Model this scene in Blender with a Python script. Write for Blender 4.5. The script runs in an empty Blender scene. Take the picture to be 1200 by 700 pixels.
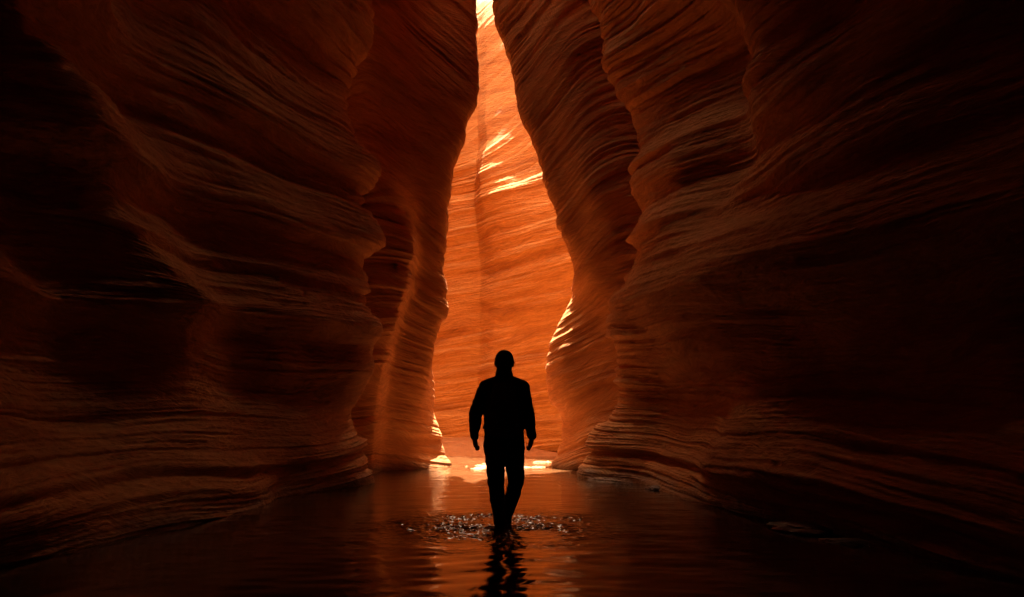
import bpy, bmesh, math, random
import numpy as np
from concurrent.futures import ThreadPoolExecutor
from mathutils import Vector

random.seed(7)
S = bpy.context.scene
C = S.collection
F_PX = 933.0          # focal length in pixels of the 1200 px wide photograph (28 mm)
CAM_Z = 1.19
HORIZON = 480.0
WATER_Z = 0.0


def W(px, py, d):
    """photo pixel at distance d (metres along the canyon) -> world point"""
    return ((px - 600.0) / F_PX * d, d, CAM_Z + (HORIZON - py) / F_PX * d)


# ------------------------------------------------------------------ noise
_rng = np.random.RandomState(11)
_PERM = _rng.permutation(256).astype(np.int32)
_PERM = np.concatenate([_PERM, _PERM, _PERM])
_GR = _rng.normal(size=(256, 3)).astype(np.float32)
_GR /= np.linalg.norm(_GR, axis=1, keepdims=True)


_POOL = ThreadPoolExecutor(4)


def perlin(x, y, z):
    x, y, z = np.broadcast_arrays(np.asarray(x, np.float32), np.asarray(y, np.float32), np.asarray(z, np.float32))
    n = x.shape[0] if x.ndim else 0
    if n < 8 or x.size < 20000:
        return _perlin(x, y, z)
    cut = [n * k // 16 for k in range(17)]
    return np.concatenate(list(_POOL.map(lambda k: _perlin(x[cut[k]:cut[k + 1]], y[cut[k]:cut[k + 1]], z[cut[k]:cut[k + 1]]), range(16))))


def _perlin(x, y, z):
    xi = np.floor(x).astype(np.int32); yi = np.floor(y).astype(np.int32); zi = np.floor(z).astype(np.int32)
    xf = x - xi; yf = y - yi; zf = z - zi
    u = xf * xf * xf * (xf * (xf * 6 - 15) + 10)
    v = yf * yf * yf * (yf * (yf * 6 - 15) + 10)
    w = zf * zf * zf * (zf * (zf * 6 - 15) + 10)
    xi &= 255; yi &= 255; zi &= 255
    def g(a, b, c):
        h = _PERM[_PERM[_PERM[xi + a] + yi + b] + zi + c]
        q = _GR[h]
        return q[..., 0] * (xf - a) + q[..., 1] * (yf - b) + q[..., 2] * (zf - c)
    def L(a, b, t): return a + t * (b - a)
    r = L(L(L(g(0, 0, 0), g(1, 0, 0), u), L(g(0, 1, 0), g(1, 1, 0), u), v),
          L(L(g(0, 0, 1), g(1, 0, 1), u), L(g(0, 1, 1), g(1, 1, 1), u), v), w)
    return r * 1.5


def fbm(x, y, z, o=4, g=0.5):
    a, s, t = 1.0, 0.0, 0.0
    for k in range(o):
        s = s + a * perlin(x * 2 ** k + 17.3 * k, y * 2 ** k - 5.1 * k, z * 2 ** k + 3.7 * k)
        t += a; a *= g
    return s / t


def sstep(a, b, x):
    t = np.clip((x - a) / (b - a), 0, 1)
    return t * t * (3 - 2 * t)


# ------------------------------------------------------------------ monotone splines
def pchip_slopes(t, v):
    """t (n,), v (n, m) -> slopes (n, m), limited so that nothing overshoots"""
    h = np.diff(t)[:, None]
    d = np.diff(v, axis=0) / h
    m = np.zeros_like(v)
    n = len(t)
    if n > 2:
        w1 = 2 * h[1:] + h[:-1]; w2 = h[1:] + 2 * h[:-1]
        same = d[:-1] * d[1:] > 0
        with np.errstate(divide='ignore', invalid='ignore'):
            hm = (w1 + w2) / (w1 / d[:-1] + w2 / d[1:])
        m[1:-1] = np.where(same, hm, 0)
    m[0] = d[0]; m[-1] = d[-1]
    return m


def pchip(t, v, q):
    t = np.asarray(t, float); v = np.asarray(v, float); q = np.clip(np.asarray(q, float), t[0], t[-1])
    flat = v.ndim == 1
    if flat: v = v[:, None]
    m = pchip_slopes(t, v)
    i = np.clip(np.searchsorted(t, q, side='right') - 1, 0, len(t) - 2)
    h = (t[i + 1] - t[i])[:, None]
    s = ((q - t[i])[:, None]) / h
    r = ((2 * s ** 3 - 3 * s ** 2 + 1) * v[i] + (s ** 3 - 2 * s ** 2 + s) * h * m[i]
         + (-2 * s ** 3 + 3 * s ** 2) * v[i + 1] + (s ** 3 - s ** 2) * h * m[i + 1])
    return r[:, 0] if flat else r


# ------------------------------------------------------------------ custom properties
def tag(o, label=None, cat=None, group=None, kind=None):
    if label: o['label'] = label
    if cat: o['category'] = cat
    if group: o['group'] = group
    if kind: o['kind'] = kind
    return o


def mesh_obj(name, verts, faces, mat, parent=None, smooth=True):
    me = bpy.data.meshes.new(name)
    me.from_pydata([tuple(v) for v in verts], [], faces)
    me.update()
    if mat: me.materials.append(mat)
    if smooth: me.polygons.foreach_set('use_smooth', [True] * len(me.polygons))
    o = bpy.data.objects.new(name, me)
    C.objects.link(o)
    if parent is not None: o.parent = parent
    return o


def grid_obj(name, P, mat, flip=False):
    """P (n, m, 3) -> one smooth quad sheet"""
    n, m, _ = P.shape
    idx = np.arange(n * m).reshape(n, m)
    q = np.stack([idx[:-1, :-1], idx[1:, :-1], idx[1:, 1:], idx[:-1, 1:]], -1).reshape(-1, 4)
    if flip: q = q[:, ::-1]
    me = bpy.data.meshes.new(name)
    me.vertices.add(n * m)
    me.vertices.foreach_set('co', P.reshape(-1).astype(np.float32))
    k = len(q)
    me.loops.add(k * 4)
    me.loops.foreach_set('vertex_index', q.reshape(-1).astype(np.int32))
    me.polygons.add(k)
    me.polygons.foreach_set('loop_start', np.arange(0, k * 4, 4, dtype=np.int32))
    me.polygons.foreach_set('use_smooth', np.ones(k, bool))
    me.update(calc_edges=True)
    me.validate()
    me.materials.append(mat)
    o = bpy.data.objects.new(name, me)
    C.objects.link(o)
    return o


# ------------------------------------------------------------------ materials
def new_mat(name):
    m = bpy.data.materials.new(name); m.use_nodes = True
    nt = m.node_tree
    b = nt.nodes['Principled BSDF']
    return m, nt, b


def rock_material(name, tint=(1, 1, 1), tilt=(0, 0)):
    m, nt, b = new_mat(name)
    N, L = nt.nodes, nt.links
    geo = N.new('ShaderNodeNewGeometry')
    # slow warp so that the beds wander
    warp = N.new('ShaderNodeTexNoise'); warp.inputs['Scale'].default_value = 0.55; warp.inputs['Detail'].default_value = 3
    L.new(geo.outputs['Position'], warp.inputs['Vector'])
    wsub = N.new('ShaderNodeVectorMath'); wsub.operation = 'SUBTRACT'; wsub.inputs[1].default_value = (.5, .5, .5)
    L.new(warp.outputs['Color'], wsub.inputs[0])
    wscl = N.new('ShaderNodeVectorMath'); wscl.operation = 'MULTIPLY'; wscl.inputs[1].default_value = (.3, .3, .9)
    L.new(wsub.outputs[0], wscl.inputs[0])
    add = N.new('ShaderNodeVectorMath'); L.new(geo.outputs['Position'], add.inputs[0]); L.new(wscl.outputs[0], add.inputs[1])
    rot = N.new('ShaderNodeMapping'); rot.vector_type = 'POINT'
    rot.inputs['Rotation'].default_value = (tilt[0], tilt[1], 0)
    L.new(add.outputs[0], rot.inputs['Vector'])

    def strata(sc, z, det, rough=.6):
        mp = N.new('ShaderNodeMapping'); mp.inputs['Scale'].default_value = (sc, sc, z)
        L.new(rot.outputs[0], mp.inputs['Vector'])
        t = N.new('ShaderNodeTexNoise'); t.inputs['Scale'].default_value = 1.0; t.inputs['Detail'].default_value = det
        t.inputs['Roughness'].default_value = rough
        L.new(mp.outputs[0], t.inputs['Vector'])
        return t.outputs['Fac']
    bands = strata(.35, 2.6, 5)
    fine = strata(2.6, 24.0, 5, .68)
    streak = strata(7.0, 60.0, 4, .75)
    ramp = N.new('ShaderNodeValToRGB')
    cr = ramp.color_ramp
    cols = [(.30, (.36, .128, .040)), (.45, (.50, .200, .064)), (.55, (.56, .240, .082)), (.68, (.46, .172, .053)), (.8, (.59, .28, .10))]
    cr.elements[0].position = cols[0][0]; cr.elements[1].position = cols[-1][0]
    for p, c in cols[1:-1]: cr.elements.new(p)
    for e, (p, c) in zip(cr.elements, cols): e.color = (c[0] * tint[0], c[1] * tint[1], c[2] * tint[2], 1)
    L.new(bands, ramp.inputs['Fac'])
    mul = N.new('ShaderNodeMixRGB'); mul.blend_type = 'MULTIPLY'; mul.inputs['Fac'].default_value = .9
    r2 = N.new('ShaderNodeMapRange'); r2.inputs['From Min'].default_value = .3; r2.inputs['From Max'].default_value = .7
    r2.inputs['To Min'].default_value = .45; r2.inputs['To Max'].default_value = 1.2
    mixf = N.new('ShaderNodeMath'); mixf.operation = 'MULTIPLY_ADD'; mixf.inputs[1].default_value = .5
    half = N.new('ShaderNodeMath'); half.operation = 'MULTIPLY'; half.inputs[1].default_value = .5
    L.new(streak, half.inputs[0]); L.new(fine, mixf.inputs[0]); L.new(half.outputs[0], mixf.inputs[2])
    L.new(mixf.outputs[0], r2.inputs['Value'])
    L.new(ramp.outputs['Color'], mul.inputs['Color1']); L.new(r2.outputs[0], mul.inputs['Color2'])
    # damp stain where the stream laps the rock
    sep = N.new('ShaderNodeSeparateXYZ'); L.new(geo.outputs['Position'], sep.inputs[0])
    dn = N.new('ShaderNodeTexNoise'); dn.inputs['Scale'].default_value = 3.0; dn.inputs['Detail'].default_value = 4
    L.new(geo.outputs['Position'], dn.inputs['Vector'])
    zz = N.new('ShaderNodeMath'); zz.operation = 'MULTIPLY_ADD'; zz.inputs[1].default_value = -.35
    L.new(dn.outputs['Fac'], zz.inputs[0]); L.new(sep.outputs['Z'], zz.inputs[2])
    wet = N.new('ShaderNodeMapRange'); wet.inputs['From Min'].default_value = -.1; wet.inputs['From Max'].default_value = .06
    wet.inputs['To Min'].default_value = .45; wet.inputs['To Max'].default_value = 1
    L.new(zz.outputs[0], wet.inputs['Value'])
    mul2 = N.new('ShaderNodeMixRGB'); mul2.blend_type = 'MULTIPLY'; mul2.inputs['Fac'].default_value = 1
    L.new(mul.outputs[0], mul2.inputs['Color1']); L.new(wet.outputs[0], mul2.inputs['Color2'])
    L.new(mul2.outputs[0], b.inputs['Base Color'])
    rr = N.new('ShaderNodeMapRange'); rr.inputs['From Min'].default_value = .45; rr.inputs['From Max'].default_value = 1
    rr.inputs['To Min'].default_value = .35; rr.inputs['To Max'].default_value = .9
    L.new(wet.outputs[0], rr.inputs['Value']); L.new(rr.outputs[0], b.inputs['Roughness'])
    b.inputs['Specular IOR Level'].default_value = .25
    grain = N.new('ShaderNodeTexNoise'); grain.inputs['Scale'].default_value = 90; grain.inputs['Detail'].default_value = 2
    L.new(geo.outputs['Position'], grain.inputs['Vector'])
    s1 = N.new('ShaderNodeMath'); s1.operation = 'MULTIPLY_ADD'; s1.inputs[1].default_value = .55
    L.new(streak, s1.inputs[0]); L.new(fine, s1.inputs[2])
    s2 = N.new('ShaderNodeMath'); s2.operation = 'MULTIPLY_ADD'; s2.inputs[1].default_value = .12
    L.new(grain.outputs['Fac'], s2.inputs[0]); L.new(s1.outputs[0], s2.inputs[2])
    bump = N.new('ShaderNodeBump'); bump.inputs['Strength'].default_value = .9; bump.inputs['Distance'].default_value = .03
    L.new(s2.outputs[0], bump.inputs['Height']); L.new(bump.outputs[0], b.inputs['Normal'])
    return m


def plain_material(name, col, rough=.8, spec=.3, scale=40, var=.25, bump=.3, dist=.004):
    m, nt, b = new_mat(name)
    N, L = nt.nodes, nt.links
    tc = N.new('ShaderNodeTexCoord')
    t = N.new('ShaderNodeTexNoise'); t.inputs['Scale'].default_value = scale; t.inputs['Detail'].default_value = 4
    L.new(tc.outputs['Object'], t.inputs['Vector'])
    r = N.new('ShaderNodeMapRange'); r.inputs['From Min'].default_value = .25; r.inputs['From Max'].default_value = .75
    r.inputs['To Min'].default_value = 1 - var; r.inputs['To Max'].default_value = 1 + var
    L.new(t.outputs['Fac'], r.inputs['Value'])
    v = N.new('ShaderNodeVectorMath'); v.operation = 'SCALE'; v.inputs[0].default_value = col
    L.new(r.outputs[0], v.inputs['Scale']); L.new(v.outputs[0], b.inputs['Base Color'])
    b.inputs['Roughness'].default_value = rough; b.inputs['Specular IOR Level'].default_value = spec
    bp = N.new('ShaderNodeBump'); bp.inputs['Strength'].default_value = bump; bp.inputs['Distance'].default_value = dist
    L.new(t.outputs['Fac'], bp.inputs['Height']); L.new(bp.outputs[0], b.inputs['Normal'])
    return m


M_NEAR = rock_material('banded_sandstone', tilt=(0.05, 0.0))
M_INNER = rock_material('cross_bedded_sandstone', tilt=(0.0, 0.45))
M_INNER_L = rock_material('swept_sandstone', tilt=(0.0, -0.35))
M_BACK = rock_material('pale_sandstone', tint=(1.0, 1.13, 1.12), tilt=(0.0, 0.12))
M_SAND = plain_material('wet_sand', (.30, .118, .042), .7, .2, 9, .2, .6, .03)
M_STONE = plain_material('river_stone', (.10, .045, .022), .5, .4, 14, .3, .6, .02)
M_JACKET = plain_material('dark_jacket_cloth', (.026, .025, .026), .85, .2, 60, .3, .5)
M_TROUSER = plain_material('dark_trouser_cloth', (.022, .020, .020), .9, .15, 70, .3, .5)
M_PACK = plain_material('dark_nylon', (.034, .035, .038), .55, .3, 90, .3, .5)
M_STRAP = plain_material('strap_webbing', (.02, .02, .021), .7, .3, 200, .3, .5)
M_SKIN = plain_material('skin', (.32, .17, .11), .5, .35, 120, .08, .15, .001)
M_HAIR = plain_material('dark_hair', (.012, .009, .008), .6, .3, 160, .4, .8, .006)
M_BOOT = plain_material('wet_boot_leather', (.02, .016, .014), .35, .5, 60, .3, .4)


def water_material():
    m, nt, b = new_mat('muddy_water')
    N, L = nt.nodes, nt.links
    geo = N.new('ShaderNodeNewGeometry')
    t = N.new('ShaderNodeTexNoise'); t.inputs['Scale'].default_value = .9; t.inputs['Detail'].default_value = 5
    L.new(geo.outputs['Position'], t.inputs['Vector'])
    r = N.new('ShaderNodeValToRGB')
    r.color_ramp.elements[0].color = (.068, .028, .011, 1); r.color_ramp.elements[0].position = .35
    r.color_ramp.elements[1].color = (.108, .045, .018, 1); r.color_ramp.elements[1].position = .65
    L.new(t.outputs['Fac'], r.inputs['Fac']); L.new(r.outputs['Color'], b.inputs['Base Color'])
    b.inputs['Roughness'].default_value = .06
    b.inputs['IOR'].default_value = 1.42
    mp = N.new('ShaderNodeMapping'); mp.inputs['Scale'].default_value = (14, 34, 20)
    L.new(geo.outputs['Position'], mp.inputs['Vector'])
    n2 = N.new('ShaderNodeTexNoise'); n2.inputs['Scale'].default_value = 1; n2.inputs['Detail'].default_value = 3
    L.new(mp.outputs[0], n2.inputs['Vector'])
    bp = N.new('ShaderNodeBump'); bp.inputs['Strength'].default_value = .35; bp.inputs['Distance'].default_value = .004
    L.new(n2.outputs['Fac'], bp.inputs['Height']); L.new(bp.outputs[0], b.inputs['Normal'])
    return m


M_WATER = water_material()

# ------------------------------------------------------------------ canyon walls
Z_LO, Z_HI = -0.35, 16.0


def curve(pix=(), top=(), base=(), d=None):
    """control curve of a wall: pixels (px, py[, D]) and world points (X, Y, Z)"""
    pts = [W(p[0], p[1], p[2] if len(p) > 2 else d) for p in pix]
    pts += [tuple(map(float, t)) for t in top] + [tuple(map(float, t)) for t in base]
    pts.sort(key=lambda p: p[2])
    z = np.array([p[2] for p in pts]); x = np.array([p[0] for p in pts]); y = np.array([p[1] for p in pts])
    if z[0] > Z_LO:
        z = np.r_[Z_LO, z]; x = np.r_[x[0], x]; y = np.r_[y[0], y]
    if z[-1] < Z_HI:
        z = np.r_[z, Z_HI]; x = np.r_[x, x[-1]]; y = np.r_[y, y[-1]]
    keep = np.r_[True, np.diff(z) > 1e-4]
    return x[keep], y[keep], z[keep]


def loft(curves, params, nu_per, zs):
    """smooth sheet through the control curves; returns P (nu, nz, 3) and the parameter of each row"""
    X = np.array([pchip(c[2], c[0], zs) for c in curves])
    Y = np.array([pchip(c[2], c[1], zs) for c in curves])
    q = []
    for a, b, n in zip(params[:-1], params[1:], nu_per):
        q.append(np.linspace(a, b, n, endpoint=False))
    q.append([params[-1]])
    q = np.concatenate(q)
    PX = pchip(params, X, q); PY = pchip(params, Y, q)
    P = np.stack([PX, PY, np.broadcast_to(zs, PX.shape)], -1)
    return P, q


def normals(P):
    du = np.gradient(P, axis=0); dv = np.gradient(P, axis=1)
    n = np.cross(du, dv)
    n /= np.linalg.norm(n, axis=-1, keepdims=True) + 1e-9
    return n


def saw(v):
    """bedding profile: a slow swell that breaks back under a lip"""
    f = v - np.floor(v)
    return np.where(f < .8, (f / .8) ** 1.6, 1 - (f - .8) / .2)


def blur(A, k):
    """cheap box blur over a grid, twice"""
    for _ in range(2):
        for ax in (0, 1):
            pad = [(0, 0)] * A.ndim; pad[ax] = (k + 1, k)
            c = np.cumsum(np.pad(A, pad, mode='edge'), axis=ax)
            n = A.shape[ax]
            hi = np.take(c, np.arange(2 * k + 1, 2 * k + 1 + n), axis=ax)
            lo = np.take(c, np.arange(0, n), axis=ax)
            A = (hi - lo) / (2 * k + 1)
    return A


def bed_table(seed, lo, hi, tmin, tmax, soft):
    """random stack of hard and soft beds: protrusion as a function of height in the stack"""
    rg = np.random.RandomState(seed)
    zz = np.arange(lo, hi, .004)
    v = np.zeros_like(zz); p = lo
    while p < hi:
        th = math.exp(rg.uniform(math.log(tmin), math.log(tmax)))
        k = (zz >= p) & (zz < p + th)
        # a hard lip on top of each bed, weathered back towards its base
        f = (zz[k] - p) / th
        v[k] = rg.uniform(-1, 1) + .5 * (f - .5)
        p += th
    n = max(1, int(soft / .004)); ker = np.hanning(2 * n + 1); ker /= ker.sum()
    return zz, np.convolve(np.pad(v, n, mode='edge'), ker, mode='valid')


BEDS_THICK = bed_table(5, -14, 34, .10, .75, .05)
BEDS_THIN = bed_table(6, -14, 34, .018, .13, .012)


def erode(P, sign, slope, seed, big=1.0, scoop=.22, warpk=1.0, mid=1.0, run=.35, pivot=(0, 0)):
    """water-cut relief: scoops, beds, ledges and hairline laminae, laid along gently tilted beds.
    slope (nu, nz, 2): rise of the beds per metre of X and of Y; run: how fast the relief changes along a bed"""
    N = normals(blur(P, 6)) * sign
    x, y, z = P[..., 0], P[..., 1], P[..., 2]
    o = seed * 13.7
    w0 = z - slope[..., 0] * (x - pivot[0]) - slope[..., 1] * (y - pivot[1])
    warp = .42 * fbm(x * .16 + o, y * .16, z * .22, 2) + .06 * fbm(x * .7 + o, y * .7, z * .9 + o, 3)
    w = w0 + warp * warpk
    lx, ly = x * run, y * run
    patch = .5 + .5 * np.clip(fbm(x * .35 - o, y * .35, w * .7, 3) * 2.4, -1, 1)
    patch2 = .5 + .5 * np.clip(fbm(x * .5 + o, y * .5, w * 1.6 - o, 2) * 2.6, -1, 1)
    d = scoop * fbm(x * .3 + o, y * .3, z * .42 - o, 3)
    d += .15 * perlin(lx * .6, ly * .6, w * .75 + o)
    d += .09 * (perlin(lx, ly, w * 1.9 + o)) * (.4 + .9 * patch)
    d = d * big
    wt = w + .05 * perlin(lx * 2, ly * 2, w * 1.3 + o)
    m = .050 * np.interp(wt + o * .3, *BEDS_THICK) * (.25 + patch)
    m += .017 * np.interp(w + .02 * perlin(lx * 3, ly * 3, w * 3 - o) - o * .3, *BEDS_THIN) * (.15 + 1.2 * patch2)
    m += .036 * perlin(lx * 1.6, ly * 1.6, w * 5.5 + o) * (.3 + patch2)
    m += .020 * perlin(lx * 2.6, ly * 2.6, w * 14 + o) * (.25 + 1.1 * patch)
    m += .011 * perlin(lx * 4, ly * 4, w * 33 - o) * (.2 + 1.2 * patch2)
    m += .005 * perlin(lx * 8, ly * 8, w * 75 + o)
    m += .013 * fbm(x * 4.5, y * 4.5, z * 5.5 + o, 3)
    m += .009 * fbm(x * 11 + o, y * 11, z * 17, 3)
    chip = np.clip(fbm(x * 2.2 + o, y * 2.2, z * 3.2, 4) - .28, 0, 1)       # spalled hollows
    m -= .03 * chip
    return P + N * (d + mid * m)[..., None]


def zgrid():
    a = np.linspace(Z_LO, 3.2, 420, endpoint=False)
    b = np.linspace(3.2, 8.6, 420, endpoint=False)
    c = np.linspace(8.6, Z_HI, 220)
    return np.concatenate([a, b, c])


ZS = zgrid()

# --- left side, from behind the camera to the far chamber
LEFT = [  # unseen overhang and funnels above the frame are added to steer the light
    curve(top=[(0.4, -6.0, 0), (0.4, -6.0, 8)]),
    curve(top=[(-4.3, -4.2, 0), (-4.5, -4.2, 3), (-2.5, -4.2, 5), (.05, -4.2, 7)]),
    curve(top=[(-4.6, 1.5, 0), (-4.8, 1.5, 2), (-4.8, 1.5, 4), (-2.5, 1.5, 6.2), (.05, 1.5, 8.5)]),
    curve(pix=[(-60, 660, 5.6), (-45, 600, 5.6), (-60, 500, 5.6), (-90, 350, 5.2), (-70, 200, 5.2), (-60, 0, 5.2)],
          top=[(-3.4, 5.2, 4.8), (-2.0, 5.2, 6.5), (-.25, 5.2, 9), (-5, 5.2, 16)]),
    curve(pix=[(150, 628, 7.5), (140, 600, 7.5), (100, 540, 7.6), (80, 470, 7.6), (60, 380, 7.5), (10, 250, 6.9), (-30, 120, 6.3), (-50, 0, 6.0)],
          top=[(-3.3, 5.8, 5.2), (-2.0, 5.8, 7.0), (-.25, 6, 9.3), (-5.5, 6, 16)]),
    curve(pix=[(313, 597, 9.95), (300, 575, 9.9), (268, 530, 9.7), (245, 460, 9.4), (232, 350, 8.9), (162, 240, 7.9), (110, 110, 6.9), (72, 0, 6.4)],
          top=[(-3.4, 6.6, 5.6), (-2.2, 6.8, 7.5), (-.3, 7, 9.8), (1.6, 7, 16)]),
    curve(pix=[(322, 588, 10.6), (312, 560, 10.6), (290, 500, 10.4), (275, 430, 10.2), (252, 350, 9.9), (207, 240, 9.3), (160, 110, 8.3), (130, 0, 7.9)],
          top=[(-3.3, 8, 6.6), (-2.2, 8.2, 8.2), (-.8, 8.4, 9.9), (1.7, 8.4, 16)]),
    curve(pix=[(375, 577, 11.6), (372, 540, 11.6), (362, 480, 11.6), (372, 420, 11.5), (366, 350, 11.4), (340, 240, 11.0), (310, 110, 10.5), (300, 0, 10.4)],
          top=[(-3.0, 10.6, 7.4), (-2.0, 10.8, 8.8), (-.9, 11, 10.4), (1.7, 11, 16)]),
    curve(pix=[(412, 0), (414, 94), (417, 160), (434, 206), (439, 240), (440, 310), (437, 368), (446, 405), (449, 430), (444, 450), (427, 471), (412, 493), (420, 530), (434, 556), (438, 567)],
          d=12.9, top=[(-2.3, 12.9, 8.3), (-1.9, 12.9, 9.2), (-1.3, 12.9, 10.4), (-6.5, 12.9, 16)]),
    curve(pix=[(398, 0), (400, 94), (404, 160), (414, 206), (420, 240), (422, 310), (420, 368), (428, 405), (430, 430), (424, 450), (408, 471), (396, 493), (405, 530), (420, 556), (426, 567)],
          d=13.4, top=[(-2.4, 13.4, 8.6), (-2.0, 13.4, 10.0), (-6.5, 13.4, 16)]),
    curve(pix=[(392, 0), (395, 94), (398, 160), (410, 206), (415, 240), (415, 310), (413, 368), (420, 405), (420, 430), (412, 450), (400, 471), (390, 493), (400, 530), (408, 556), (412, 567)],
          d=14.1, top=[(-2.4, 14.1, 9), (-2.1, 14.1, 10.0), (-6.5, 14.1, 16)]),
    # inner buttress starts here (index 10)
    curve(pix=[(428, 0), (424, 100), (422, 155), (448, 200), (474, 250), (484, 290), (475, 340), (458, 400), (448, 450), (440, 500), (440, 553)],
          d=14.75, top=[(-2.2, 14.75, 9.4), (-2.1, 14.75, 10.0), (-6.5, 14.75, 16)]),
    curve(pix=[(482, 0), (486, 80), (480, 141), (482, 200), (489, 265), (491, 300), (481, 350), (466, 400), (456, 450), (450, 500), (450, 552)],
          d=15.35, top=[(-1.7, 15.35, 10), (-6, 15.35, 16)]),
    curve(pix=[(560, 0), (561, 105), (559, 120), (548, 139), (545, 163), (538, 184), (529, 214), (526, 257), (523, 300), (521, 317), (526, 343), (523, 368), (511, 398), (505, 430), (500, 460), (491, 490), (488, 510), (493, 530), (507, 552)],
          d=16.0, top=[(-.5, 16, 10.2), (-.2, 16, 11.2), (-.2, 16, 16)]),
    curve(pix=[(553, 0), (555, 105), (552, 120), (540, 139), (538, 163), (530, 184), (521, 214), (518, 257), (515, 300), (513, 317), (518, 343), (515, 368), (506, 398), (507, 430), (511, 460), (508, 480), (514, 505), (522, 530), (532, 546)],
          d=16.8, top=[(-.75, 16.9, 10.5), (-.6, 16.9, 12), (-.6, 16.9, 16)]),
    curve(top=[(-2.2, 17.5, 0), (-2.6, 17.5, 1.0), (-3.0, 17.5, 4), (-2.6, 17.5, 9), (-2.2, 17.5, 12)]),
    curve(top=[(-3.2, 18.8, 0), (-3.6, 18.8, 4), (-3.4, 18.8, 9), (-2.8, 18.8, 12)]),
    curve(top=[(-3.4, 23.5, 0), (-3.8, 23.8, 4), (-3.9, 24.2, 9), (-3.6, 24.6, 12)]),
]
L_PAR = [0, 3, 7, 9.5, 11.4, 12.6, 13.4, 15.4, 17, 17.6, 18.3, 19.1, 20, 21.4, 22.2, 23.4, 25.4, 28.5]
L_NUM = [20, 30, 50, 100, 130, 110, 130, 130, 50, 40, 70, 90, 130, 70, 50, 30, 30]

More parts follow.
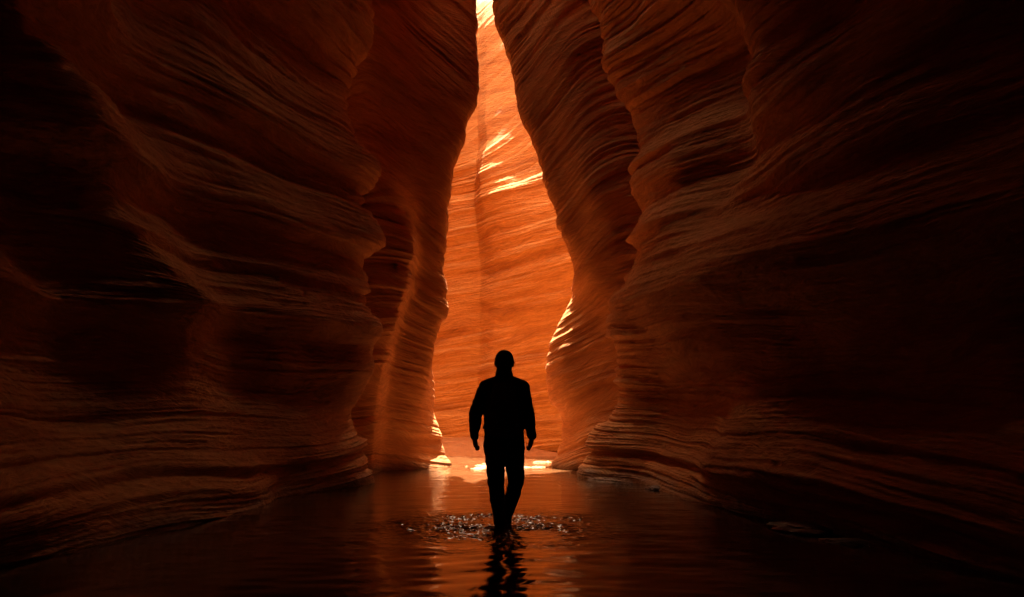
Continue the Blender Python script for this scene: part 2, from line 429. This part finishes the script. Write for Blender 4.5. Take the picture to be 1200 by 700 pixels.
# --- right side
RIGHT = [  # upper points out of view are invented: they shut out sun, open light funnels
    curve(top=[(-0.4, -6.0, 0), (-0.4, -6.0, 8)]),
    curve(top=[(4.0, -4.2, 0), (4.3, -4.2, 3), (2.5, -4.2, 5), (.05, -4.2, 7)]),
    curve(top=[(4.0, 1.5, 0), (4.3, 1.5, 2), (4.6, 1.5, 4), (2.6, 1.5, 6.2), (.05, 1.5, 8.5)]),
    curve(top=[(3.85, 4, 0), (3.8, 4, .6), (4.0, 4, 1.2), (4.3, 4, 2), (4.2, 4, 2.9), (4.5, 4, 3.6), (3.9, 4, 5), (2.4, 4, 6.8), (.1, 4, 9), (-2, 4, 16)]),
    curve(top=[(3.55, 5.8, 0), (3.5, 5.8, .55), (3.75, 5.8, 1.15), (4.05, 5.8, 1.9), (3.85, 5.8, 2.9), (4.15, 5.8, 3.5), (4.4, 5.8, 4.3), (3.6, 5.8, 5.6), (2.2, 5.8, 7.4), (.15, 5.8, 9.4), (-2.2, 5.8, 16)]),
    curve(top=[(3.12, 8, 0), (3.05, 8, .6), (3.25, 8, 1.1), (3.5, 8, 1.75), (3.25, 8, 2.5), (3.02, 8, 2.88), (3.25, 8, 3.5), (3.5, 8, 4.4), (3.55, 8, 5.3), (3.0, 8, 6.6), (2.0, 8, 8.2), (.45, 8, 9.9), (6, 8, 16)]),
    curve(top=[(2.62, 9.8, 0), (2.55, 9.8, .6), (2.65, 9.8, 1.1), (2.9, 9.8, 1.8), (2.8, 9.8, 2.45), (2.6, 9.8, 2.8), (2.85, 9.8, 3.4), (3.2, 9.8, 4.0), (3.12, 9.8, 4.6), (2.9, 9.8, 5.6), (2.6, 9.8, 6.6), (2.0, 9.8, 8.5), (1.0, 9.8, 10), (7, 9.8, 16)]),
    curve(pix=[(800, 580), (812, 550), (826, 520), (828, 475), (815, 430), (800, 390), (795, 340), (815, 280), (868, 220), (890, 150), (880, 60), (840, -20)], d=11.2,
          top=[(2.2, 11.2, 8.0), (1.6, 11.2, 9), (.5, 11.2, 10.4), (-1.3, 11.2, 13), (-1.6, 11.2, 16)]),
    curve(pix=[(772, 572), (785, 520), (790, 475), (770, 430), (758, 395), (755, 350), (765, 290), (790, 220), (800, 130), (790, 60), (770, 0)], d=12.6,
          top=[(2.0, 12.6, 8.2), (1.6, 12.6, 9.4), (1.3, 12.6, 10.6), (-2.2, 12.6, 16)]),
    curve(pix=[(698, 0), (711, 30), (719, 77), (729, 115), (736, 141), (744, 184), (750, 214), (750, 249), (741, 282), (736, 320), (722, 362), (708, 396), (709, 410), (711, 450), (712, 480), (701, 522), (690, 553)],
          d=14.2, top=[(1.4, 14.2, 8.9), (1.4, 14.2, 10), (1.6, 14.2, 11.2), (-2.2, 14.2, 16)]),
    curve(pix=[(716, 0), (728, 30), (736, 77), (748, 115), (755, 141), (762, 184), (768, 214), (768, 249), (759, 282), (754, 320), (741, 362), (727, 396), (728, 410), (730, 450), (730, 480), (716, 522), (702, 553)],
          d=14.7, top=[(1.55, 14.7, 9.2), (1.5, 14.7, 10.2), (1.7, 14.7, 11.3), (-2.2, 14.7, 16)]),
    curve(pix=[(722, 0), (733, 30), (741, 77), (753, 115), (760, 141), (767, 184), (772, 214), (772, 249), (764, 282), (758, 320), (747, 362), (734, 396), (733, 410), (735, 450), (735, 480), (719, 522), (705, 552)],
          d=15.2, top=[(1.55, 15.2, 9.5), (1.4, 15.2, 10.5), (1.7, 15.2, 11.2), (-2.2, 15.2, 16)]),
    # inner buttress starts here (index 11)
    curve(pix=[(650, 0, 15.4), (672, 80, 15.4), (690, 150, 15.4), (702, 220, 15.4), (714, 280, 15.5), (714, 330, 15.7), (708, 380, 16.0), (690, 410, 16.1), (686, 450, 16.0), (688, 490, 15.9), (680, 525, 15.8), (668, 551, 15.8)],
          top=[(.7, 15.5, 9.8), (.45, 15.5, 11), (.9, 15.5, 11.2), (-2.2, 15.5, 16)]),
    curve(pix=[(610, 0, 15.8), (630, 80, 15.8), (650, 150, 15.8), (668, 220, 15.8), (686, 280, 15.8), (690, 325, 15.9), (688, 352, 16.3), (668, 385, 16.5), (658, 411, 16.5), (656, 441, 16.4), (660, 467, 16.4), (668, 493, 16.4), (668, 520, 16.3), (655, 550, 16.2)],
          top=[(.05, 15.8, 10), (-.2, 15.8, 11.2)]),
    curve(pix=[(578, 0, 16.2), (586, 39, 16.2), (601, 81, 16.2), (612, 137, 16.2), (621, 159, 16.2), (631, 189, 16.2), (636, 214, 16.2), (649, 253, 16.2), (657, 274, 16.2), (667, 300, 16.3), (672, 322, 16.5), (670, 340, 16.8), (659, 372, 16.9), (642, 409, 17), (639, 441, 17), (644, 467, 17), (657, 493, 17), (657, 520, 16.9), (646, 547, 16.6)],
          top=[(-.35, 16.2, 10.2), (-.25, 16.2, 11.2), (-.25, 16.2, 16)]),
    curve(pix=[(588, 0, 17), (596, 39, 17), (611, 81, 17), (622, 137, 17), (631, 159, 17), (641, 189, 17), (646, 214, 17), (659, 253, 17), (667, 274, 17), (678, 300, 17.1), (682, 326, 17.3), (672, 370, 17.6), (654, 409, 17.7), (651, 441, 17.7), (656, 467, 17.7), (669, 493, 17.7), (669, 520, 17.7), (658, 543, 17.5)],
          top=[(0., 17, 10.5), (.1, 17, 12), (.1, 17, 16)]),
    curve(top=[(2.1, 18.3, 0), (2.4, 18.3, 1), (2.5, 18.2, 4), (2.2, 18, 9), (2.0, 18, 12)]),
    curve(top=[(3.0, 20, 0), (3.2, 20, 4), (2.8, 20, 9), (3.2, 20, 16)]),
    curve(top=[(3.4, 23.5, 0), (3.6, 23.5, 4), (3.5, 23.5, 9), (3.8, 23.5, 16)]),
]
R_PAR = [0, 3, 7, 9, 10.6, 12.6, 14.2, 15.6, 16.9, 18.8, 19.4, 20, 20.9, 21.7, 22.6, 23.4, 24.8, 26.5, 30]
R_NUM = [20, 30, 40, 90, 150, 140, 130, 120, 160, 50, 40, 80, 90, 90, 70, 50, 30, 30]


def const_slope(shape, a, b): return np.stack([np.full(shape, a), np.full(shape, b)], -1)


def build_side(curves, par, num, sign, split, names, mats, seed, bed_in, shelf):
    P, q = loft(curves, np.array(par, float), num, ZS)
    sl = np.zeros(P.shape[:2] + (2,))
    t = sstep(par[split] - .4, par[split] + 1.2, q)[:, None] * np.ones((1, len(ZS)))
    sl[..., 0] = bed_in[0] * t * (.15 + .85 * sstep(1.5, 4.5, P[..., 2]))
    sl[..., 1] = bed_in[1] * t + .03 * (1 - t)
    # long shelves and undercuts that run the length of the near cliff
    zz = P[..., 2] - .05 * (P[..., 1] - 9.0) + .14 * fbm(P[..., 1] * .3 + seed, P[..., 2] * .2, 0 * P[..., 2], 2)
    off = pchip(shelf[0], shelf[1], zz.ravel()).reshape(zz.shape) * (1 - t)
    off = off * (.75 + .9 * fbm(P[..., 1] * .4, zz * .8, 0 * zz + 7 * seed, 2))
    P[..., 0] -= sign * off
    D = erode(P, sign, sl, seed, big=.8 - .5 * t, warpk=.8 - .2 * t, mid=1.45 - .8 * t, run=.26, pivot=(sign * 1.5, 15.4))
    k = int(np.searchsorted(q, par[split]))
    a = grid_obj(names[0], D[:k + 1], mats[0], flip=sign < 0)
    b = grid_obj(names[1], D[k:], mats[1], flip=sign < 0)
    return a, b


left_cliff, left_inner = build_side(LEFT, L_PAR, L_NUM, -1, 10, ('sandstone_cliff', 'sandstone_buttress'), (M_NEAR, M_INNER_L), 1, (-.7, -.1),
                                   ([-.4, 0, .5, .85, 1.4, 2.0, 2.38, 2.75, 3.35, 3.68, 3.95, 4.5, 4.95, 5.5, 6.2, 7.2, 12], [.1, .12, .2, .02, -.22, -.15, .32, .15, -.18, .16, .02, -.35, .2, .0, -.25, .3, 0]))
right_cliff, right_inner = build_side(RIGHT, R_PAR, R_NUM, 1, 11, ('sandstone_cliff', 'sandstone_buttress'), (M_NEAR, M_INNER), 2, (.8, -.2),
                                     ([-.4, 0, .5, .85, 1.6, 2.3, 2.85, 3.2, 3.6, 3.9, 4.5, 5.0, 5.6, 7, 12], [.1, .1, .18, .0, -.2, -.15, .25, .1, -.12, .1, -.1, .15, -.1, .2, 0]))
tag(left_cliff, 'dark banded rock wall with a jagged diagonal ridge, rising from the water on the left', 'rock wall')
tag(right_cliff, 'dark banded rock wall with a long lit ledge over a hollow, on the right', 'rock wall')
tag(left_inner, 'dim red rock buttress with a bulging ledge, between the left cliff and the glowing wall', 'rock buttress')
tag(right_inner, 'orange striated rock buttress with sunlit rim and round lower bulge, right of the light gap', 'rock buttress')

# --- back wall of the chamber
BACK = [
    curve(top=[(-4.6, 22.6, 0), (-4.8, 22.9, 6), (-6, 24.2, 13.5), (-6, 24.5, 14)]),
    curve(pix=[(520, 520, 21.9), (515, 440, 22.2), (520, 330, 22.3), (530, 180, 22.5), (540, 100, 23.05), (545, 14, 23.95)], top=[(-1.4, 24.6, 14)]),
    curve(pix=[(562, 520, 21.8), (560, 440, 22.1), (562, 330, 22.2), (556, 200, 22.4), (556, 180, 22.5), (560, 100, 23.05), (562, 14, 23.95)], top=[(-.9, 24.6, 14)]),
    curve(pix=[(597, 520, 21.5), (574, 440, 21.68), (583, 330, 21.72), (569, 240, 21.83), (563, 192, 21.97), (567, 172, 22.06), (570, 100, 22.8), (570, 12, 23.8)], top=[(-.7, 24.6, 14)]),
    curve(pix=[(640, 520, 20.9), (635, 440, 21.0), (625, 330, 21.1), (615, 240, 21.2), (612, 190, 21.6), (613, 150, 21.8), (608, 100, 22.35), (600, 12, 23.45)], top=[(0, 24.4, 14)]),
    curve(pix=[(700, 520, 20.3), (700, 440, 20.4), (700, 330, 20.4), (695, 240, 20.5), (690, 160, 20.8), (685, 100, 21.35), (670, 12, 22.65)], top=[(1.9, 24.2, 14)]),
    curve(top=[(4.2, 19.8, 0), (4.2, 20.2, 6), (4.2, 22.5, 13.5), (4.2, 23, 14)]),
]
B_PAR = [0, 2.6, 3.6, 3.8, 5.0, 6.9, 9.4]
B_NUM = [80, 110, 70, 130, 180, 100]
zb = np.concatenate([np.linspace(-.35, 9, 620, endpoint=False), np.linspace(9, 13.4, 160)])
Pb, qb = loft(BACK, np.array(B_PAR), B_NUM, zb)
Pb[..., 1] += .11 * (np.clip(Pb[..., 2], 0, 9) - 4.0) + .055 * (np.clip(Pb[..., 2], 8.8, 20) - 8.8)
Pb[..., 0] += .16 * fbm(Pb[..., 2] * .55, Pb[..., 2] * 0 + 3, Pb[..., 0] * .2, 4)
Pb[..., 2] *= 1.0 + .05 * sstep(9, 13, Pb[..., 2])
slb = np.zeros(Pb.shape[:2] + (2,))
slb[..., 0] = .12 + .75 * sstep(7.0, 9.0, Pb[..., 2])
Pb = erode(Pb, 1, slb, 3, big=.85 - .5 * sstep(6, 9, Pb[..., 2]), scoop=.2, warpk=.7, mid=.75 - .5 * sstep(7, 9, Pb[..., 2]))
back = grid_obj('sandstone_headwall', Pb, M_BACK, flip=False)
tag(back, 'glowing orange rock wall closing the canyon behind the gap, split by one upright crease', 'rock wall')

# ------------------------------------------------------------------ canyon floor: stream bed and the sand bank at the far end
xs = np.linspace(-6, 6, 300); ys = np.concatenate([np.linspace(-7, 14, 250, endpoint=False), np.linspace(14, 26, 500)])
GX, GY = np.meshgrid(xs, ys, indexing='ij')
bed = -.105 + .02 * fbm(GX * .8, GY * .8, 0 * GX, 3)
bank = sstep(19.6, 20.8, GY + .5 * fbm(GX * .6, GY * .6, 0 * GX + 5, 3))
bars = np.clip(fbm(GX * .9, GY * 3.2, 0 * GX + 21, 5, .6) * 4.0 - .32, 0, 1) * sstep(15.3, 16.0, GY) * (1 - sstep(18.4, 19.2, GY))  # low bars added so sunlit sand makes bright patches on the far water
h = bed + np.maximum(bank * .13, bars * .128) + .42 * sstep(19.9, 21.5, GY) + bank * .05 * fbm(GX * 1.5, GY * 3.5, 0 * GX + 9, 4)
floor = grid_obj('canyon_floor', np.stack([GX, GY, h], -1), M_SAND, flip=False)
tag(floor, 'sandy canyon floor under the stream and in the far chamber', 'ground', kind='structure')

# ------------------------------------------------------------------ water with real ripples
wx = np.concatenate([np.linspace(-5.2, -1.6, 150, endpoint=False), np.linspace(-1.6, 1.4, 380, endpoint=False), np.linspace(1.4, 5.2, 160)])
wy = np.concatenate([np.linspace(-6, 4, 60, endpoint=False), np.linspace(4, 10.5, 900, endpoint=False), np.linspace(10.5, 21, 500)])
GX, GY = np.meshgrid(wx, wy, indexing='ij')
FX, FY = -.1, 8.05
r = np.hypot(GX - FX, GY - FY)
hgt = np.zeros_like(GX)
for k in range(26):
    lam = random.uniform(.16, .8); a = random.gauss(math.pi / 2, .55); ph = random.uniform(0, 6.28)
    hgt += .00075 * lam / .4 * np.sin(2 * math.pi / lam * (GX * math.cos(a) + GY * math.sin(a)) + ph + 1.5 * perlin(GX * .5, GY * .5, 0 * GX + k))
calm = .35 + .9 * np.exp(-((GX + .1) / 1.6) ** 2) * np.exp(-((GY - 6.2) / 2.0) ** 2)
hgt *= calm
splash = np.exp(-((GX - FX + .08) / .92) ** 2 - ((GY - 8.15) / 1.0) ** 2)
splash *= .55 + .8 * np.clip(perlin(GX * 2.2, GY * 2.2, 0 * GX + 3), -.5, 1)
chop = .35 * perlin(GX * 5, GY * 9, 0 * GX) + .55 * perlin(GX * 10, GY * 20, 0 * GX + 4) + .4 * perlin(GX * 20, GY * 38, 0 * GX + 8)
hgt += splash * .050 * chop
hgt += .0022 * np.exp(-r / 1.2) * np.sin(2 * math.pi * r / .19 + 2.5 * perlin(GX * .8, GY * .8, 0 * GX)) * sstep(.08, .2, r)
hgt += .0012 * sstep(13, 15.5, GY) * (perlin(GX * 5, GY * 5, 0 * GX) + .5 * perlin(GX * 11, GY * 11, 0 * GX))
water = grid_obj('water', np.stack([GX, GY, WATER_Z + hgt], -1), M_WATER, flip=False)
tag(water, 'shallow muddy brown stream filling the canyon floor', 'water', kind='structure')

# ------------------------------------------------------------------ figures and small things
def ring_capsule(bm, a, b, ra, rb, seg=20, cap=5):
    """tapered capsule from a to b; ra, rb = radius or (across, deep) pair"""
    a, b = Vector(a), Vector(b)
    ra = ra if isinstance(ra, tuple) else (ra, ra); rb = rb if isinstance(rb, tuple) else (rb, rb)
    ax = (b - a); ln = ax.length
    ax = ax.normalized() if ln > 1e-6 else Vector((0, 0, 1))
    u = Vector((1, 0, 0)); u = u - ax * u.dot(ax)
    if u.length < .2:
        u = Vector((0, 1, 0)); u = u - ax * u.dot(ax)
    u.normalize(); v = ax.cross(u)
    rings = []
    for k in range(cap + 1):
        t = (k / cap) * math.pi / 2
        rings.append((a - ax * math.cos(t) * min(ra), ra[0] * math.sin(t), ra[1] * math.sin(t)))
    for k in range(cap + 1):
        t = (k / cap) * math.pi / 2
        rings.append((b + ax * math.sin(t) * min(rb), rb[0] * math.cos(t), rb[1] * math.cos(t)))
    vs = []
    for c, r1, r2 in rings:
        r1 = max(r1, 1e-4); r2 = max(r2, 1e-4)
        vs.append([bm.verts.new(c + u * r1 * math.cos(6.28318 * i / seg) + v * r2 * math.sin(6.28318 * i / seg)) for i in range(seg)])
    for p, q in zip(vs[:-1], vs[1:]):
        for i in range(seg):
            bm.faces.new((p[i], p[(i + 1) % seg], q[(i + 1) % seg], q[i]))
    bm.faces.new(list(reversed(vs[0]))); bm.faces.new(vs[-1])


def solid(name, segs, mat, parent, voxel=.008, smooth=3, fold=0.0, fscale=14, cut_below=None, cut_above=None):
    """one continuous surface grown round a skeleton of tapered limbs"""
    bm = bmesh.new()
    for s in segs: ring_capsule(bm, *s)
    bmesh.ops.recalc_face_normals(bm, faces=bm.faces)
    me = bpy.data.meshes.new(name); bm.to_mesh(me); bm.free()
    o = bpy.data.objects.new(name, me); C.objects.link(o)
    md = o.modifiers.new('r', 'REMESH'); md.mode = 'VOXEL'; md.voxel_size = voxel; md.use_smooth_shade = True
    dg = bpy.context.evaluated_depsgraph_get(); dg.update()
    me2 = bpy.data.meshes.new_from_object(o.evaluated_get(dg))
    o.modifiers.clear(); o.data = me2; bpy.data.meshes.remove(me); me2.name = name
    bm = bmesh.new(); bm.from_mesh(me2)
    for _ in range(smooth):
        bmesh.ops.smooth_vert(bm, verts=bm.verts, factor=.5, use_axis_x=True, use_axis_y=True, use_axis_z=True)
    if fold:
        bm.normal_update()
        co = np.array([v.co for v in bm.verts], np.float32)
        n = fbm(co[:, 0] * fscale, co[:, 1] * fscale, co[:, 2] * fscale * 1.7, 3)
        n2 = 1 - 2 * np.abs(perlin(co[:, 0] * fscale * .5 + 3, co[:, 1] * fscale * .5, co[:, 2] * fscale + co[:, 0] * 6))
        for v, k in zip(bm.verts, n + .5 * n2): v.co += v.normal * float(k) * fold
    for zc, keep_above in ((cut_below, True), (cut_above, False)):
        if zc is not None:
            bmesh.ops.bisect_plane(bm, geom=bm.verts[:] + bm.edges[:] + bm.faces[:], plane_co=(0, 0, zc), plane_no=(0, 0, 1),
                                   clear_inner=keep_above, clear_outer=not keep_above)
    bm.to_mesh(me2); bm.free()
    me2.materials.clear(); me2.materials.append(mat)
    me2.polygons.foreach_set('use_smooth', [True] * len(me2.polygons))
    if parent is not None: o.parent = parent
    return o


def empty(name, loc):
    o = bpy.data.objects.new(name, None); C.objects.link(o); o.location = loc
    return o


PZ = -.09
person = empty('person', (-.1, 8.05, PZ))
tag(person, 'man in dark jacket and trousers wading away through the shallow stream, arms at his sides', 'person')
# skeleton (x right, y away from the camera, z up, feet at 0)
CX = .02
SH = [(-.168, .0, 1.475), (.198, .0, 1.475)]
EL = [(-.268, -.03, 1.235), (.258, -.02, 1.235)]
WR = [(-.283, .05, 1.0), (.305, .04, 1.0)]
HIP = [(-.075, 0, .93), (.112, 0, .93)]
KN = [(-.062, .05, .53), (.142, .16, .535)]
AN = [(-.022, -.02, .10), (.052, .16, .18)]
body = [((CX, 0, .95), (CX, 0, 1.12), (.155, .10), (.14, .095)), ((CX, 0, 1.12), (CX, 0, 1.42), (.14, .095), (.17, .11)),
        ((CX - .12, 0, 1.46), (CX + .12, 0, 1.46), .06, .06), ((CX, 0, 1.5), (CX, .015, 1.68), .075, .068)]
head = [((.022, .03, 1.775), (.022, .02, 1.79), (.078, .098), (.076, .095)), ((.022, .075, 1.69), (.022, .06, 1.76), (.048, .05), (.062, .06)),
        ((.022, .125, 1.735), (.022, .112, 1.775), .014, .009), ((.006, .112, 1.70), (.038, .112, 1.70), .009, .009)]
ears = [((.022 + s * .079, .02, 1.745), (.022 + s * .083, .012, 1.785), (.009, .014), (.011, .019)) for s in (-1, 1)]
HC = Vector((.022, .02, 1.70))
def grow(segs, k=1.13):
    q = lambda v: tuple(HC + (Vector(v) - HC) * k + Vector((0, 0, -.035)))
    m = lambda r: tuple(x * k for x in r) if isinstance(r, tuple) else r * k
    return [(q(a_), q(b_), m(ra), m(rb)) for a_, b_, ra, rb in segs]
head, ears = grow(head), grow(ears)
limbs = []
for k in (0, 1):
    limbs += [(SH[k], EL[k], .056, .043), (EL[k], WR[k], .042, .029), (HIP[k], KN[k], .085, .058), (KN[k], AN[k], .056, .038)]
    ax, ay, az = AN[k]
    limbs.append(((ax, ay - .03, az - .055), (ax, ay + .15, az - .06), (.036, .03), (.035, .025)))
hands = []
for k, s in ((0, 1), (1, -1)):          # palm faces the thigh, fingers curl forward into a loose fist
    w0 = Vector(WR[k]); p = w0 + Vector((s * .012 * (1 if k == 0 else 1.6), .012, -.085))
    hands.append((tuple(w0), tuple(p), (.026, .034), (.024, .047)))
    for j in range(4):
        ln = (.030, .034, .032, .026)[j]
        b0 = p + Vector((0, .033 - .022 * j, -.012))
        b1 = b0 + Vector((s * .008, .004, -ln))
        b2 = b1 + Vector((s * .022, .002, .004)); b3 = b2 + Vector((s * .002, 0, .024))
        hands += [(tuple(b0), tuple(b1), .0115, .011), (tuple(b1), tuple(b2), .011, .010), (tuple(b2), tuple(b3), .010, .009)]
    t0 = w0 + Vector((s * .008, .034, -.035)); t1 = t0 + Vector((s * .016, .028, -.035)); t2 = t1 + Vector((s * .014, .002, -.032))
    hands += [(tuple(t0), tuple(t1), .013, .011), (tuple(t1), tuple(t2), .011, .0085)]
solid('body', body + head + ears + limbs + hands, M_SKIN, person, voxel=.0055, smooth=2)
for s in (-1, 1):
    solid('eye', grow([((.022 + s * .031, .1, 1.772), (.022 + s * .031, .101, 1.772), .0135, .0135)]), plain_material('eye_white', (.6, .58, .55), .2), person, .003, 1)
solid('hair', grow([((.022, .008, 1.795), (.022, .022, 1.80), (.087, .102), (.083, .096)), ((.022, -.035, 1.72), (.022, -.03, 1.79), (.066, .055), (.078, .06)),
               ((.022, -.03, 1.675), (.022, -.035, 1.74), (.062, .04), (.070, .055))]), M_HAIR, person, .006, 2, .004, 60)
jk = [((CX, 0, .885), (CX, 0, 1.06), (.208, .14), (.198, .13)), ((CX, 0, 1.06), (CX, -.005, 1.40), (.20, .132), (.215, .145)),
      ((CX, 0, 1.56), (CX - .17, 0, 1.49), .082, .092), ((CX, 0, 1.56), (CX + .17, 0, 1.49), .082, .092), ((CX, 0, 1.53), (CX, .012, 1.66), (.10, .095), (.082, .085))]
for k in (0, 1):
    m_ = tuple(Vector(EL[k]) * .55 + Vector(WR[k]) * .45)
    jk += [(SH[k], EL[k], .082, .067), (EL[k], m_, .070, .058), (m_, tuple(Vector(WR[k]) + Vector((0, 0, .01))), .056, .045)]
jacket = solid('jacket', jk, M_JACKET, person, .008, 3, .009, 13)
tr = [((CX, 0, .88), (CX, 0, .96), (.19, .125), (.185, .12))]
for k in (0, 1):
    mid = tuple(Vector(HIP[k]) * .4 + Vector(KN[k]) * .6)
    tr += [(HIP[k], mid, .112, .096), (mid, KN[k], .096, .083), (KN[k], tuple(Vector(KN[k]) * .6 + Vector(AN[k]) * .4), .078, .074),
           (tuple(Vector(KN[k]) * .6 + Vector(AN[k]) * .4), tuple(Vector(AN[k]) + Vector((0, 0, .02))), .074, .055)]
solid('trousers', tr, M_TROUSER, person, .008, 3, .009, 12)
for k in (0, 1):
    ax, ay, az = AN[k]
    bt = solid('boot', [((ax, ay, az + .05), (ax, ay, az - .04), .05, .046), ((ax, ay - .03, az - .05), (ax, ay + .16, az - .058), (.046, .045), (.044, .034))],
               M_BOOT, person, .007, 2)
    solid('sole', [((ax, ay - .04, az - .09), (ax, ay + .165, az - .092), (.047, .012), (.045, .012))], M_STRAP, bt, .006, 1)

pack = empty('backpack', (-.1 + CX, 8.05 - .12, PZ + 1.05))
tag(pack, 'slim dark backpack on the back of the wading man', 'backpack')
solid('pack_bag', [((0, -.065, .02), (0, -.075, .22), (.135, .075), (.14, .085)), ((0, -.075, .22), (0, -.055, .43), (.14, .085), (.115, .065)),
                   ((-.09, -.05, .02), (.09, -.05, .02), .06, .06)], M_PACK, pack, .008, 3, .006, 14)
pk = solid('front_pocket', [((0, -.14, .06), (0, -.145, .2), (.095, .03), (.09, .03))], M_PACK, pack, .007, 3, .003, 20)
solid('zip_pull', [((.07, -.172, .2), (.075, -.176, .16), .005, .004)], M_STRAP, pk, .003, 1)
solid('carry_loop', [((-.03, -.05, .475), (-.02, -.05, .505), .008, .008), ((-.02, -.05, .505), (.02, -.05, .505), .008, .008), ((.02, -.05, .505), (.03, -.05, .475), .008, .008)], M_STRAP, pack, .005, 1)
for s in (-1, 1):
    pts = [(s * .08, -.03, .46), (s * .10, .05, .535), (s * .11, .15, .535), (s * .12, .235, .45), (s * .135, .265, .33), (s * .165, .22, .14), (s * .195, .10, .04), (s * .13, -.02, .02)]
    solid('shoulder_strap', [(pts[i], pts[i + 1], (.026, .010), (.026, .010)) for i in range(len(pts) - 1)], M_STRAP, pack, .006, 1)

# stones at the foot of the right-hand cliff
def stone(loc, size, rz, seed, label, name='river_stone'):
    bm = bmesh.new(); bmesh.ops.create_icosphere(bm, subdivisions=5, radius=1)
    co = np.array([v.co for v in bm.verts], np.float32)
    n = fbm(co[:, 0] * 1.3 + seed, co[:, 1] * 1.3, co[:, 2] * 1.3, 4); m_ = perlin(co[:, 0] * 2 + seed, co[:, 1] * 2, co[:, 2] * 7)
    for v, a, b_ in zip(bm.verts, n, m_):
        v.co *= 1 + .55 * float(a) + .10 * float(b_)
        v.co.z = math.copysign(abs(v.co.z) ** .75, v.co.z)
        v.co = Vector((v.co.x * size[0], v.co.y * size[1], v.co.z * size[2]))
    me = bpy.data.meshes.new(name); bm.to_mesh(me); bm.free(); me.materials.append(M_STONE)
    me.polygons.foreach_set('use_smooth', [True] * len(me.polygons))
    o = bpy.data.objects.new(name, me); C.objects.link(o); o.location = loc; o.rotation_euler = (0, 0, rz)
    return tag(o, label, 'stone')


stone((2.98, 7.9, -.02), (.34, .42, .085), .3, 3, 'broad flat dark stone lying half sunk at the foot of the right cliff')
stone((2.98, 7.1, -.03), (.14, .22, .07), .8, 8, 'low dark stone just nearer than the broad flat stone by the right cliff')
stone((2.2, 11.9, -.02), (.17, .2, .075), 0, 15, 'small dark stone in the water where the right cliff bends, farthest stone from the camera')

# ------------------------------------------------------------------ light, sky, camera
SUN_EL, SUN_AZ = math.radians(71), math.radians(3)   # azimuth from +Y (down the canyon) towards +X
w = bpy.data.worlds.new('World'); S.world = w; w.use_nodes = True
nt = w.node_tree
sky = nt.nodes.new('ShaderNodeTexSky'); sky.sky_type = 'NISHITA'; sky.sun_disc = False
sky.sun_elevation = SUN_EL; sky.sun_rotation = SUN_AZ
sky.dust_density = 5.0; sky.air_density = .6; sky.ozone_density = .5
bg = nt.nodes['Background']; bg.inputs['Strength'].default_value = .12
sky_tint = nt.nodes.new('ShaderNodeMixRGB'); sky_tint.blend_type = 'MULTIPLY'; sky_tint.inputs['Fac'].default_value = 1
sky_tint.inputs['Color2'].default_value = (1.0, .76, .47, 1)      # warm tint put on the sky colour to warm its fill and glints
nt.links.new(sky.outputs['Color'], sky_tint.inputs['Color1']); nt.links.new(sky_tint.outputs[0], bg.inputs['Color'])
ld = bpy.data.lights.new('sun', 'SUN'); ld.energy = 5.0; ld.angle = math.radians(.5); ld.color = (1.0, .86, .66)
sun = bpy.data.objects.new('sun', ld); C.objects.link(sun)
sd = Vector((math.sin(SUN_AZ) * math.cos(SUN_EL), math.cos(SUN_AZ) * math.cos(SUN_EL), math.sin(SUN_EL)))
sun.rotation_euler = sd.to_track_quat('Z', 'Y').to_euler()
sun.location = (0, 20, 30)

cd = bpy.data.cameras.new('camera'); cam = bpy.data.objects.new('camera', cd); C.objects.link(cam)
cam.location = (0, 0, CAM_Z); cam.rotation_euler = (math.radians(90), 0, 0)
cd.sensor_width = 36; cd.lens = 36 * F_PX / 1200
cd.shift_y = (HORIZON - 350) / 1200
cd.clip_start = .05; cd.clip_end = 500
S.camera = cam
S.view_settings.view_transform = 'Standard'; S.view_settings.look = 'None'
S.view_settings.exposure = 3.65; S.view_settings.gamma = 1
S.render.engine = 'CYCLES'
cy = S.cycles
cy.use_denoising = True; cy.denoiser = 'OPENIMAGEDENOISE'
cy.denoising_input_passes = 'RGB_ALBEDO_NORMAL'
cy.max_bounces = 8; cy.diffuse_bounces = 6; cy.glossy_bounces = 4; cy.transmission_bounces = 2
cy.sample_clamp_indirect = 8; cy.caustics_reflective = False; cy.caustics_refractive = False
